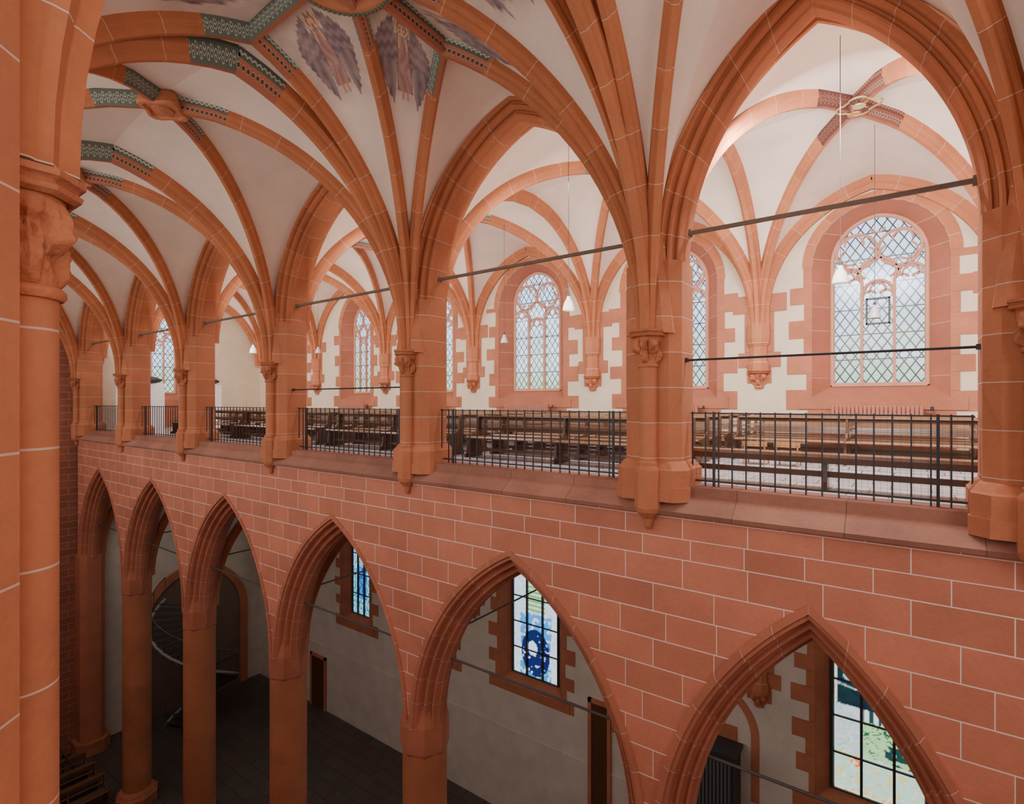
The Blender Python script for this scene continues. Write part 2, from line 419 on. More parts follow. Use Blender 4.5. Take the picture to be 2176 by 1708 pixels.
# ------------------------------------------------------------------ walls with openings
def arch_h(xr,a,rise,c=None):
    if c is None:
        R=(a*a+rise*rise)/(2*a); c=R-a
    else: R=a+c
    return math.sqrt(max(0,R*R-(abs(xr)+c)**2))
def wall_open(mb,x0,x1,z0,z1,y0,y1,ops,n=16):
    xs={x0,x1}
    for o in ops:
        for k in range(n+1):
            xs.add(round(o[0]-o[1]*math.cos(math.pi*k/n),5))
    xs=sorted(x for x in xs if x0-1e-6<=x<=x1+1e-6)
    for i in range(len(xs)-1):
        a,b=xs[i],xs[i+1]; m=(a+b)/2
        if b-a<1e-4: continue
        segs=[]; cur=(z0,z0)
        act=sorted([o for o in ops if abs(m-o[0])<o[1]],key=lambda o:(o[2] if o[2] is not None else -1e9))
        for o in act:
            if o[2] is not None: segs.append((cur,(o[2],o[2])))
            cur=(o[3]+arch_h(a-o[0],o[1],o[4],o[5]),o[3]+arch_h(b-o[0],o[1],o[4],o[5]))
        segs.append((cur,(z1,z1)))
        for lo,hi in segs:
            v=[(a,y0,lo[0]),(b,y0,lo[1]),(b,y0,hi[1]),(a,y0,hi[0]),(a,y1,lo[0]),(b,y1,lo[1]),(b,y1,hi[1]),(a,y1,hi[0])]
            mb.add(v,[(0,1,2,3),(5,4,7,6),(4,5,1,0),(3,2,6,7)])
def arch_mould(mb,xc,a,spring,c,prof,K=26):
    n=len(prof)
    for sg in (-1,1):
        V=[];UV=[];F=[]
        for i in range(K+1):
            for k,(dr,y) in enumerate(prof):
                R=a+c+dr; ph=math.acos(min(1,c/R))*i/K
                V.append((xc+sg*(R*math.cos(ph)-c),y,spring+R*math.sin(ph)))
                UV.append(((a+c+.2)*math.acos(c/(a+c+.2))*(1-i/K)+.007,k/(n-1)))
        for i in range(K):
            for k in range(n-1):
                q=(i*n+k,i*n+k+1,(i+1)*n+k+1,(i+1)*n+k); F.append(q if sg<0 else q[::-1])
        mb.add(V,F,UV)
def mirror(P,ym): return P+[(r,2*ym-y) for r,y in P[::-1]]
LP=mirror([(.44,7.50),(.44,7.41),(.35,7.41),(.33,7.45),(.29,7.455),(.27,7.50),(.265,7.58),(.23,7.60),(.20,7.56),(.17,7.575),(.155,7.62),(.15,7.69),(.115,7.71),(.085,7.67),(.055,7.69),(.04,7.74),(.02,7.80),(.0,7.82)],7.88)
UP=mirror([(.30,7.52),(.30,7.41),(.255,7.41),(.24,7.44),(.235,7.51),(.205,7.53),(.18,7.49),(.15,7.50),(.135,7.54),(.13,7.62),(.10,7.64),(.08,7.60),(.055,7.61),(.04,7.65),(.03,7.71),(.0,7.74)],7.84)
def solve_c(a,rise): R=(a*a+rise*rise)/(2*a); return R-a
mbw=MB(); mbu=MB()
for b in range(7):
    x0,x1=PX[b],PX[b+1]; xm=(x0+x1)/2; h=(x0-x1)/2
    al=h-.47; cl=solve_c(al,3.47); au=h-.42; cu=solve_c(au,2.98) if b==1 else solve_c(au,2.93)
    wall_open(mbw,x1,x0,ZC-6.5,ZC-1.5,7.44,8.32,[(xm,al+.42,None,ZC-6.5,None,cl)],n=28)
    wall_open(mbu,x1,x0,ZC+SPR,ZC+6.0,7.50,8.18,[(xm,au+.28,None,ZC+SPR,None,cu)],n=28)
    mb=MB(); arch_mould(mb,xm,al,ZC-6.5,cl,LP); mb.obj('arcade_arch',m_archlow,label='moulded pointed sandstone arch of the lower arcade',category='arch',group='lower arcade arches')
    mb=MB(); arch_mould(mb,xm,au,ZC+SPR,cu,UP); mb.obj('gallery_arch',m_arch,label='moulded pointed sandstone arch opening onto the gallery',category='arch',group='gallery arches')
    mb=MB()
    prof=[(7.36,-1.58),(7.34,-1.52),(7.62,-1.32),(7.62,-1.20),(8.15,-1.20),(8.15,-1.58)]
    mb.rings([[(x,y,ZC+z) for y,z in prof] for x in (x1+.0,x0-.0)]); mb.obj('trim_%d'%(b+1),m_sill,kind='structure')
mbw.obj('wall_arcade',m_wall,kind='structure'); mbu.obj('wall_gallery_arcade',m_plain,kind='structure')
# ------------------------------------------------------------------ capitals & piers
def capital_mesh(mb,cx,cy,z0,z1,r0,r1,amp=1.0):
    n=80; H=z1-z0; R=[]
    R.append([(cx+r0*.9*math.cos(2*math.pi*j/n),cy+r0*.9*math.sin(2*math.pi*j/n),z0-.03) for j in range(n)])
    for (k,z) in [(1.12,-.025),(1.2,-.01),(1.2,.01),(1.1,.025)]:
        R.append([(cx+r0*k*math.cos(2*math.pi*j/n),cy+r0*k*math.sin(2*math.pi*j/n),z0+z) for j in range(n)])
    S=44
    for i in range(S+1):
        t=i/S; ring=[]
        rb=r0*.96+(r1*.80-r0)*t**1.8
        for j in range(n):
            a=2*math.pi*j/n
            l1=max(0,math.cos(4*a))**.6*math.sin(min(1,t/.5)*math.pi)**.6*.075
            vein=.012*math.cos(24*a)*math.sin(t*math.pi)
            l2=max(0,math.cos(4*a+math.pi))**.6*max(0,math.sin((t-.35)/.6*math.pi))**.6*.095 if .35<t<.95 else 0
            nz=noise.noise(Vector((math.cos(a)*3+cx,math.sin(a)*3,t*5)))*.05+noise.noise(Vector((math.cos(a)*8+cx,math.sin(a)*8,t*12)))*.015
            r=rb+amp*((l1+l2+vein)*r1/.27+nz*math.sin(t*math.pi))
            ring.append((cx+r*math.cos(a),cy+r*math.sin(a),z0+.03+t*(H*.78)))
        R.append(ring)
    def poly(a,rr):
        k=math.pi/4; q=((a+k/2)%k)-k/2; return rr*math.cos(k/2)/math.cos(q)
    for (k,z) in [(.92,.83),(1.05,.86),(1.08,.90),(.98,.93),(1.02,.96),(1.12,.98),(1.12,1.04)]:
        R.append([(cx+poly(2*math.pi*j/n,r1*k)*math.cos(2*math.pi*j/n),cy+poly(2*math.pi*j/n,r1*k)*math.sin(2*math.pi*j/n),z0+z*H) for j in range(n)])
    mb.rings(R)
def pier_poly(hw,f,bk,ch,z):
    return [(-hw+ch,f,z),(hw-ch,f,z),(hw,f+ch,z),(hw,bk-ch,z),(hw-ch,bk,z),(-hw+ch,bk,z),(-hw,bk-ch,z),(-hw,f+ch,z)]
def build_pier():
    e=empty('pier',(0,0,0),label='sandstone gallery pier with slender attached shaft and foliage capital',category='pier',group='gallery piers')
    B=1.3
    mb=MB(); mb.rings([pier_poly(.42,-.40,.37,.14,.0),pier_poly(.42,-.40,.37,.14,B+SPR+.01)]); mb.obj('shaft',m_pier,parent=e)
    mb=MB(); mb.lathe([(.125,.3),(.125,B+.58)],0,-.45,20); mb.obj('attached_shaft',m_pier,parent=e,smooth=True)
    mb=MB(); mb.rings([pier_poly(.35,-.52,0,.1,B+.97),pier_poly(.3,-.5,0,.1,B+1.4),pier_poly(.2,-.45,0,.1,B+SPR+.3)]);  mb.obj('upper_shaft',m_pier,parent=e)
    mb=MB(); capital_mesh(mb,0,-.45,B+.52,B+1.0,.125,.25); mb.obj('capital',m_carve,parent=e,smooth=True)
    mb=MB()
    mb.rings([pier_poly(.52,-.49,.48,.15,.1),pier_poly(.52,-.49,.48,.15,.34),pier_poly(.50,-.47,.46,.15,.36),pier_poly(.45,-.43,.41,.15,.44),pier_poly(.42,-.40,.37,.14,.46)])
    mb.rings([pier_poly(.54,-.51,.5,.16,-.1),pier_poly(.54,-.51,.5,.16,.1)])
    mb.lathe([(.19,-.20),(.19,.33),(.18,.36),(.15,.40),(.155,.44),(.13,.47)],0,-.46,8,ph=math.pi/8)
    mb.lathe([(.015,-.52),(.045,-.48),(.08,-.36),(.17,-.26),(.19,-.20)],0,-.46,16)
    mb.obj('base',m_plain,parent=e)
    return e
p=build_pier(); p.location=(PX[1],7.85,ZC-1.3)
for b in [0,2,3,4,5,6,7]: copy_thing(p,(PX[b],7.85,ZC-1.3))
e=empty('pier',(PX[2],.15,0),label='tall sandstone pier with attached round shaft and carved leaf capital',category='pier')
mb=MB(); mb.rings([pier_poly(.42,-.37,.40,.14,0),pier_poly(.42,-.37,.40,.14,ZC+5.2)]); mb.obj('shaft',m_pier,parent=e)
mb=MB(); mb.lathe([(.135,0),(.135,ZC+.47)],0,.45,32); mb.obj('attached_shaft',m_pier,parent=e,smooth=True)
mb=MB(); capital_mesh(mb,0,.45,ZC+.46,ZC+.94,.135,.205,.85); mb.obj('capital',m_carve,parent=e,smooth=True)
# ------------------------------------------------------------------ lower columns
def oct_ring(r,z,n=32,sq=0):
    out=[]
    for j in range(n):
        a=2*math.pi*j/n; k=math.pi/4; q=((a)%k)-k/2
        rr=r*((1-sq)+sq*math.cos(k/2)/math.cos(q)*1.04); out.append((rr*math.cos(a),rr*math.sin(a),z))
    return out
T0=ZC-7.05
def build_col():
    e=empty('column',(0,0,0),label='round sandstone arcade column with octagonal impost',category='column',group='lower arcade columns')
    mb=MB(); mb.rings([oct_ring(.45,.5),oct_ring(.45,T0)]); mb.obj('shaft',m_col,parent=e,smooth=True)
    mb=MB(); mb.rings([oct_ring(.45,T0),oct_ring(.455,T0+.03,sq=.5),oct_ring(.475,T0+.08,sq=1),oct_ring(.475,ZC-6.45,sq=1),oct_ring(.36,ZC-5.9,sq=1)]); mb.obj('impost',m_impost,parent=e)
    mb=MB(); mb.rings([oct_ring(.66,0,sq=1),oct_ring(.66,.3,sq=1),oct_ring(.60,.36,sq=1),oct_ring(.56,.42),oct_ring(.52,.46),oct_ring(.45,.52)]); mb.obj('base',m_impost,parent=e)
    return e
c0=build_col(); c0.location=(PX[1],7.88,0)
for b in [0,2,3,4,5,6]: copy_thing(c0,(PX[b],7.88,0))
e=empty('wall_respond',(-28.1,7.88,0),label='sandstone half pier against the end wall under the last arch',category='pier')
mb=MB(); mb.rings([[(-.3,-.44,z),(.30,-.44,z),(.50,-.24,z),(.50,.24,z),(.30,.44,z),(-.3,.44,z)] for z in (.5,ZC-6.4)]); mb.obj('shaft',m_archlow,parent=e)
mb=MB(); mb.rings([[(-.3,-.6,z),(.40,-.6,z),(.70,-.3,z),(.70,.3,z),(.40,.6,z),(-.3,.6,z)] for z in (0,.5)]); mb.obj('base',m_impost,parent=e)
# ------------------------------------------------------------------ floors/walls shell
mb=MB(); mb.box(-28.4,6.3,.3,15.5,-.2,0); mb.obj('floor',m_floor,kind='structure')
mb=MB(); mb.box(-28.4,6.3,8.15,15.5,ZC-1.5,ZC-1.2); mb.obj('floor',m_tile,kind='structure')
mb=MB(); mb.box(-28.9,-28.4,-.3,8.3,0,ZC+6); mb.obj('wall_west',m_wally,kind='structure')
mb=MB(); wall_open(mb,8.3,16.1,ZC-1.4,ZC+6,0,.5,[(10.7,.96*.8+.40,ZC+.12,ZC+3.4,1.40,None)]); o=mb.obj('wall_west_gallery',m_cream,kind='structure'); o.location=(-28.4,0,0); o.rotation_euler=(0,0,math.pi/2)
mb=MB(); mb.box(-28.9,-28.4,8.3,16.1,0,ZC-1.4); mb.obj('wall_west_aisle',m_lowplaster,kind='structure')
mb=MB(); mb.box(6.3,6.8,-.3,16.1,0,ZC+6); mb.obj('wall_east_light_block',m_wally,kind='structure')  # end wall added out of view to stop stray light entering the gallery
mb=MB(); mb.box(-28.4,6.3,-.25,.42,0,ZC-1.7); mb.box(1.0,6.3,-.25,.42,ZC-1.7,ZC+6); mb.obj('wall_south_light_block',m_wall,kind='structure')  # solid south side, added unseen to keep light off aisle and left pier
WX=[4.3,-.65,-5.70,-10.65,-15.6,-20.2,-25.5]; CX=[1.75,-3.25,-8.2,-13.2,-18.15,-23.1]
WK=[1,1,1,1,1,.66,1]
ops=[]
for x,k in zip(WX,WK):
    ops.append((x,.96*k+.40,ZC+.12,ZC+3.4,1.40,None)); ops.append((x,.96*k+.34,ZC-10.0,ZC-6.0,1.6,None))
mbo=MB(); wall_open(mbo,-28.4,6.3,0,ZC-1.35,15.5,16.1,[o for o in ops if o[2]<ZC-5]); mbo.obj('wall_north_lower',m_lowplaster,kind='structure')
mbo=MB(); wall_open(mbo,-28.4,6.3,ZC-1.35,ZC+6,15.5,16.1,[o for o in ops if o[2]>ZC-5]); mbo.obj('wall_north',m_cream,kind='structure')
# ------------------------------------------------------------------ gallery vault & lower aisle vault
for b in range(7):
    x0,x1=PX[b],PX[b+1]
    y0=8.2; y1=15.45
    cx=[6.2]+CX+[-28.1]
    cs=[(x0,y0),(x1,y0),(cx[b+1],y1),(cx[b],y1)]
    C=(sum(c[0] for c in cs)/4,11.85)
    if b==1: C=(-.85,11.9)
    vault('ceiling',cs,C,5.62,[(5.3,SPR),(5.45,None),(5.35,2.3),(5.45,None)],1.9,label='gallery sandstone rib with painted ornament near the crown',paint=1.2 if b==1 else .8,scale=1.1,group='gallery vault ribs',pm=m_paint2 if b<2 else None)
    if b in(1,2,3):
        e=empty('vault_boss',(C[0],C[1],ZC+5.42),label='small round painted boss at the gallery vault crown',category='vault boss',group='gallery vault bosses')
        mb=MB(); mb.lathe([(.20,.15),(.22,0),(.18,-.06)],n=24); mb.obj('disc',m_boss,parent=e,smooth=True)
        mb=MB(); mb.lathe([(.12,-.055),(.10,-.09),(.001,-.1)],n=20); mb.obj('relief',m_carve,parent=e,smooth=True)
    mb=MB(); mid=((cs[2][0]+cs[3][0])/2,y1)
    for a in (cs[2],cs[3]): sweep(mb,curve(a,mid,1.9,5.33,2.3),dirn(a,mid),1.3)
    mb.obj('wall_rib',[m_rib,m_paint],label='pointed sandstone wall rib above a traceried window',category='vault rib',group='gallery wall ribs')
    mb=MB(); mid=((x0+x1)/2,8.24)
    for a in ((x0,8.24),(x1,8.24)): sweep(mb,curve(a,mid,1.9,5.3,SPR),dirn(a,mid),1.0)
    mb.obj('wall_rib',[m_rib,m_paint],label='pointed sandstone wall rib on the gallery side of the arcade',category='vault rib',group='gallery wall ribs')
    if b>0:
        arch_rib(cs[0],cs[3],1.9,5.43,1.3,label='transverse sandstone rib across the gallery',group='gallery transverse ribs')
    vault('ceiling',cs,C,-2.0,[(-2.6,None),(-2.3,None),(-2.6,None),(-2.3,None)],-6.5,label='sandstone rib of the lower aisle vault',scale=1.1,group='lower aisle vault ribs')
    if b>0: arch_rib(cs[0],cs[3],-6.5,-2.3,1.3,label='transverse sandstone rib across the lower aisle',group='lower aisle transverse ribs')
arch_rib((-28.2,8.2),(-28.2,15.45),1.9,5.43,1.5,label='sandstone wall rib against the plastered end wall',group='gallery transverse ribs')
def build_corbel():
    e=empty('wall_corbel',(0,0,0),label='polygonal sandstone wall corbel with carved end carrying vault ribs',category='corbel',group='wall corbels')
    mb=MB(); mb.lathe([(.27,.25),(.27,.45),(.22,.52),(.22,.9),(.28,1.0),(.30,1.15),(.30,1.5)],0,0,8,ph=math.pi/8); mb.obj('shaft',m_pier,parent=e)
    mb=MB(); capital_mesh(mb,0,0,-.15,.27,.10,.27); mb.obj('carved_bracket',m_carve,parent=e,smooth=True)
    mb=MB(); z=-.05
    for w,hh in ((.30,.42),(.52,.4),(.36,.55),(.36,.5),(.66,.48)):
        mb.box(-w,w,-.01,.08,z+.006,z+hh-.006); z+=hh
    mb.obj('stone_backing',m_quoin,parent=e)
    return e
cb=build_corbel(); cb.location=(CX[0],15.48,ZC+.55)
for x in CX[1:]: copy_thing(cb,(x,15.48,ZC+.55))
for x in CX: copy_thing(cb,(x,15.48,ZC-7.9))
# ------------------------------------------------------------------ windows
def outline(a,sill,spring,rise,n=14):
    R=(a*a+rise*rise)/(2*a); c=R-a; ph=math.acos(c/R); P=[(-a,sill),(-a,(sill+spring)/2)]
    for i in range(n+1): q=ph*i/n; P.append((-(R*math.cos(q)-c),spring+R*math.sin(q)))
    for i in range(n-1,-1,-1): q=ph*i/n; P.append(((R*math.cos(q)-c),spring+R*math.sin(q)))
    P+=[(a,(sill+spring)/2),(a,sill)]
    return P
def sg_color(kind,x,z):
    n=noise.noise(Vector((x*6,z*22,kind*7))); n2=noise.noise(Vector((x*14,z*50,kind*3))); n3=noise.noise(Vector((x*9+7,z*30,5)))
    pale=(.48+.25*n,.62+.2*n2,.66+.15*n)
    speck=[(.75,.62,.15),(.75,.8,.8),(.55,.42,.65),(.8,.45,.12),(.7,.75,.55),(.6,.75,.85)][int((n2*2.2+n3*2.6+3)*1.6)%6]
    if kind==0:
        if z<.04: return speck
        if z>.88: return speck
        if z>.60:
            if x<-.84: return speck
            c=(.004,.022+.02*n,.032)
            if x>.1 and ((x-.55)/.42)**2+((z-.75)/.07)**2<1: c=(.10,.42+.4*n,.12) if n3<.1 else (.6,.72,.35)
            if x<-.2 and ((x+.5)/.22)**2+((z-.80)/.035)**2<1: c=(.25,.55,.70)
            if abs(z-.70+.05*x)<.004: c=(.6,.75,.7)
            return c
        if z>.52:
            if x<-.3: return pale
            return (.01,.05,.06) if int((x+1)*11)%2 else (.7,.82,.78)
        if z>.28:
            if x<-.35: return speck if n2>.2 else pale
            c=(.35+.25*max(0,n),.66+.2*n2,.30)
            if abs(n)<.035: c=(.02,.10,.05)
            if z<.40 and x>.1 and abs(x-.45)<.3 and n>-.1: c=(.01,.05,.05)
            return c
        c=(.48+.2*n2,.70,.58) if n>-.2 else (.70,.62,.25)
        if (x+.45)**2+((z-.22)*4)**2<.012: c=(.9,.14,.02)
        if n3>.3: c=speck
        return c
    if kind==1:
        bg=(.62+.15*n,.76+.1*n2,.86)
        if n2>.32: bg=(.38,.48,.60)
        if (x/.60)**2+((z-.24)*4.4)**2<1:
            if ((x+.12)/.2)**2+((z-.28)*14)**2<1: return (.6,.8,1)
            if n3>.38: return (.5,.6,.8)
            return (.005,.015,.10)
        if abs(x)<.62 and .30<z<.38: return (.02,.22,.70)
        if abs(x)<.66 and .40<z<.62:
            if n>.22: return bg
            return (.05,.28+.2*max(0,n3),.80)
        if abs(x)<.66 and z<.13: return (.03,.28,.55) if n>-.15 else bg
        if abs(x-.05)<.34 and .64<z<.92: return (.12,.42,.22) if int(z*45)%2 else (.70,.80,.42)
        return bg
    if z>.6: return (.02,.22,.32) if n2>.05 else (.4,.65,.8)
    if abs(x)<.5 and z>.2: return (.04,.22,.6) if n>0 else (.02,.08,.3)
    return (.25,.55,.7) if n3>0 else (.02,.2,.35)
def build_window(idx,xc,upper,kind=0,k=1.0):
    e=empty('window_%d'%idx,(xc,15.5,ZC),kind='structure')
    if upper: gi=(.96*k,.42,3.5,1.06 if k==1 else .9); go=(.96*k+.40,.12,3.4,1.40)
    else: gi=(.96*k,-9.72,-6.05,1.2); go=(.96*k+.34,-10.0,-6.0,1.6)
    A=outline(*go); G=outline(*gi)
    mb=MB(); n=len(A)
    mb.rings([[(x,-.0,z) for x,z in A],[(x,.50 if upper else .36,z) for x,z in G]],cap=False)
    mb.obj('splayed_reveal',m_reveal if upper else m_quoin,parent=e,smooth=False)
    gy=.47 if upper else .34
    if upper:
        mb=MB(); mb.add([(x,gy,z) for x,z in G],[tuple(range(n))]); mb.obj('leaded_glass',m_glass,parent=e)
    else:
        mb=MB(); a,s0,sp,rs=gi; NX,NZ=60,200
        V=[];C=[];F=[]
        for i in range(NX+1):
            x=-a+2*a*i/NX; zt=sp+arch_h(x,a,rs)
            for j in range(NZ+1):
                z=s0+(zt-s0)*j/NZ; V.append((x,.34,z)); C.append(tuple(max(0,q) for q in sg_color(kind,x/k,(z-s0)/3.6)))
        for i in range(NX):
            for j in range(NZ):
                q=i*(NZ+1)+j; F.append((q,q+NZ+1,q+NZ+2,q+1))
        mb.add(V,F,cols=C); mb.obj('stained_glass_panel',m_stain,parent=e,usecol=True)
    yo=gy-.03
    mb=MB(); mb.tube([(x,yo,z) for x,z in G],.055,6)
    if upper:
        mb.tube([(-.96*k,yo,.42),(.96*k,yo,.42)],.06)
        for x in (-.33*k,.33*k): mb.box(x-.032,x+.032,yo-.07,yo+.03,.42,3.0)
        def arc(cx,cz,r,a0,a1,n=16,rad=.036): mb.tube([(k*(cx+r*math.cos(math.radians(a0+(a1-a0)*i/n))),yo-.01,cz+r*math.sin(math.radians(a0+(a1-a0)*i/n))) for i in range(n+1)],rad,6)
        for cx in (-.645,0,.645):
            top=2.75 if cx==0 else 3.08
            arc(cx,top-.08,.30,0,180)
            arc(cx-.16,top-.17,.15,30,190,8,.024); arc(cx+.16,top-.17,.15,-10,150,8,.024); arc(cx,top-.0,.16,-20,200,10,.024)
        for cx,cz,r in ((-.44,3.72,.43),(.44,3.72,.43)):
            arc(cx,cz,r,0,360,28,.036)
            for q in (90,210,330): arc(cx+.2*math.cos(math.radians(q+(15 if cx<0 else -15))),cz+.2*math.sin(math.radians(q)),.2,q-100,q+100,12,.024)
        arc(0,3.1,.42,-10,190,18)
        for q in (20,90,160): arc(.2*math.cos(math.radians(q)),3.16+.17*math.sin(math.radians(q)),.18,q-90,q+90,10,.024)
        arc(0,4.3,.16,200,340,8,.024)
        mb.obj('stone_tracery',m_tracery,parent=e,smooth=True)
        if idx==2:
            mb=MB()
            for a_ in ((-.24,.24,1.90,1.94),(-.24,.24,2.51,2.55),(-.25,-.21,1.90,2.55),(.21,.25,1.90,2.55)): mb.box(a_[0],a_[1],yo-.03,yo+.02,a_[2],a_[3])
            mb.obj('casement_frame',m_dark,parent=e)
    else:
        for x in (-.33*k,.33*k): mb.box(x-.03,x+.03,.26,.36,-9.72,-5.4)
        for q in range(5): mb.box(-.96*k,.96*k,.29,.35,-9.72+.92*q-.015,-9.72+.92*q+.02)
        mb.obj('dark_mullions',m_dark,parent=e)
    rnd=random.Random(idx)
    mb=MB(); a=go[0]; sp=go[2]
    for s in (-1,1):
        z=go[1]-.32; q=0
        while z<sp-.1:
            w=rnd.uniform(.12,.22) if q%2 else rnd.uniform(.42,.60)
            hh=rnd.uniform(.38,.52)
            if z+hh>sp-.12: hh=sp-z
            xa,xb=sorted((s*a,s*(a+w))); mb.box(xa,xb,-.022,.03,z+.005,z+hh-.005)
            z+=hh;q+=1
    mb.box(-a-.3,a+.3,-.045,.03,go[1]-.30,go[1]) 
    if upper: mb.box(-a-.1,a+.1,-.02,.03,-1.18,go[1]-.31)
    mb.obj('quoin_surround',m_quoin,parent=e)
    mb=MB(); A2=outline(go[0]+.22,sp,sp,go[3]+.22)
    A1=outline(go[0],sp,sp,go[3])
    V=[(x,-.026,z) for x,z in A1]+[(x,-.026,z) for x,z in A2]
    F=[(j,j+1,n+j+1,n+j) for j in range(n-1)]
    cum=0.05;UV=[]
    for j in range(n):
        if j: cum+=math.dist(A1[j],A1[j-1])
        UV.append((cum,0))
    mb.add(V,F,UV+UV); mb.obj('arch_band',m_arch,parent=e)
    return e
for i,x in enumerate(WX): build_window(i+1,x,True,k=WK[i])
for i,x in enumerate(WX): build_window(i+8,x,False,{1:0,2:2,3:1,4:1,5:2}.get(i,0),k=WK[i])
e=build_window(15,0,True,k=.8); e.location=(-28.4,10.7,ZC); e.rotation_euler=(0,0,math.pi/2)
# ------------------------------------------------------------------ tie beams and rods
for b in range(1,7):
    x0,x1=PX[b]-.38,PX[b+1]+.38
    mb=MB(); mb.box(x1,x0,7.82,7.87,ZC+2.42,ZC+2.47)
    for x in (x1+.07,x0-.07): mb.box(x-.03,x+.03,7.79,7.90,ZC+2.40,ZC+2.49)
    mb.obj('tie_beam',m_tie,label='weathered timber tie beam spanning a gallery arch',category='tie beam',group='gallery tie beams')
    mb=MB(); mb.tube([(PX[b+1]+.44,7.88,ZC-5.05),(PX[b]-.44,7.88,ZC-5.05)],.022,8)
    for x in (PX[b+1]+.47,PX[b]-.47): mb.box(x-.03,x+.03,7.83,7.93,ZC-5.10,ZC-5.0)
    mb.obj('iron_tie_rod',m_rod,label='thin iron tie rod across a lower arcade arch',category='tie rod',group='arcade tie rods')
    mb=MB(); mb.tube([(PX[b+1],8.3,ZC-5.0),(PX[b+1],15.5,ZC-5.0)],.022,8); mb.box(PX[b+1]-.08,PX[b+1]+.08,15.44,15.5,ZC-5.08,ZC-4.92)
    mb.obj('iron_tie_rod',m_rod,label='thin iron tie rod across the lower aisle',category='tie rod',group='aisle tie rods')
for b,h in ((1,.6),(3,.31)):
    x0,x1=PX[b]-.42,PX[b+1]+.42
    mb=MB(); mb.tube([(x1,7.75,ZC+h),(x0,7.75,ZC+h)],.016,8)
    for x in (x1+.02,x0-.02): mb.box(x-.02,x+.02,7.72,7.78,ZC+h-.03,ZC+h+.03)
    mb.obj('iron_tie_rod',m_iron,label='slim black iron rod across a gallery opening',category='tie rod')
# ------------------------------------------------------------------ railings
for b in range(1,7):
    x0,x1=PX[b]-.46,PX[b+1]+.46; xm=(x0+x1)/2; h=(x0-x1)/2
    e=empty('iron_railing',(xm,7.88,ZC-1.2),label='black wrought iron gallery railing with upright bars and wire mesh',category='railing',group='gallery railings')
    mb=MB(); mb.box(-h,h,-.022,.022,1.03,1.05); mb.obj('top_rail',m_iron,parent=e)
    mb=MB(); mb.box(-h,h,-.015,.015,.06,.085); mb.obj('bottom_rail',m_iron,parent=e)
    n=int(2*h/.18); me=None
    for k in range(n+1):
        x=-h+.02+k*(2*h-.04)/n
        if me is None:
            mb=MB(); mb.box(-.009,.009,-.009,.009,.0,1.06); o=mb.obj('baluster',m_iron,parent=e,loc=(x,0,0)); me=o
        else:
            o=me.copy(); o.location=(x,0,0); COL.objects.link(o)
    for x in (-h+.32,h-.32):
        mb=MB(); mb.box(-.016,.016,-.016,.016,0,1.06); mb.obj('post',m_iron,parent=e,loc=(x,0,0))
    if b<=3:
        mb=MB(); k=-h
        while k<h: mb.box(k-.0011,k+.0011,.012,.014,.07,1.03); k+=.065
        z=.1
        while z<1.02: mb.box(-h,h,.012,.014,z-.0011,z+.0011); z+=.065
        mb.obj('wire_mesh',m_iron,parent=e)
# ------------------------------------------------------------------ pews
def build_pew(L):
    e=empty('church_pew',(0,0,0),label='dark stained oak church pew with slatted back and shaped ends',category='pew',group='gallery pews')
    h=L/2
    mb=MB(); mb.rings([[(x,-.24,.42),(x,-.25,.44),(x,-.23,.46),(x,.17,.45),(x,.19,.42)] for x in (-h+.03,h-.03)]); mb.obj('seat',m_woodtop,parent=e)
    mb=MB()
    for z0,z1 in ((.58,.63),(.80,.88)):
        y=.2+.08*(z0-.5)/.4
        mb.rings([[(x,y,z0),(x,y+.025,z0),(x,y+.045,z1),(x,y+.03,z1+.008),(x,y+.018,z1)] for x in (-h+.03,h-.03)])
    mb.obj('backrest',m_wood,parent=e)
    mb=MB(); mb.box(-h+.03,h-.03,.25,.36,.70,.72); mb.box(-h+.03,h-.03,.18,.38,.875,.90)
    mb.obj('book_ledge',m_woodtop,parent=e)
    for x in (-h,h,0):
        P=[(-.24,0),(-.24,.07),(-.17,.1),(-.15,.36),(-.25,.42),(-.24,.47),(.08,.5),(.16,.6),(.20,.87),(.25,.91),(.32,.89),(.30,.4),(.27,.12),(.33,.07),(.33,0)]
        mb=MB(); mb.rings([[(q,y,z) for y,z in P] for q in (-.022,.022)]); mb.obj('bench_end',m_wood,parent=e,loc=(x,0,0))
    mb=MB(); mb.box(-h+.03,h-.03,-.02,.02,.14,.20); mb.obj('stretcher',m_wood,parent=e)
    return e
pw=build_pew(4.5); pw.location=(-5.55,9.1,ZC-1.2)
for xx in (-5.55,-10.6,-15.6,-20.4):
    for r in range(7):
        if xx==-5.55 and r==0: continue
        copy_thing(pw,(xx,9.1+r*.88,ZC-1.2))
pl=build_pew(4.0); pl.location=(-1.0,12.1,ZC-1.2)
for r in range(1,4): copy_thing(pl,(-1.0,12.1+r*.8,ZC-1.2))
e=empty('front_bench',(-.95,8.62,ZC-1.2),label='long low dark oak bench behind the railing',category='bench')
mb=MB(); mb.box(-1.95,1.95,-.17,.17,.44,.485); mb.obj('seat',m_woodtop,parent=e)
mb=MB(); mb.box(-1.9,1.9,-.02,.02,.16,.24); mb.box(-1.9,1.9,-.165,-.145,.36,.44); mb.obj('stretcher',m_wood,parent=e)
for x in (-1.8,0,1.8):
    mb=MB(); mb.rings([[(q,y,z) for y,z in [(-.17,0),(-.12,.1),(-.08,.44),(.08,.44),(.12,.1),(.17,0)]] for q in (-.03,.03)]); mb.obj('leg',m_wood,parent=e,loc=(x,0,0))
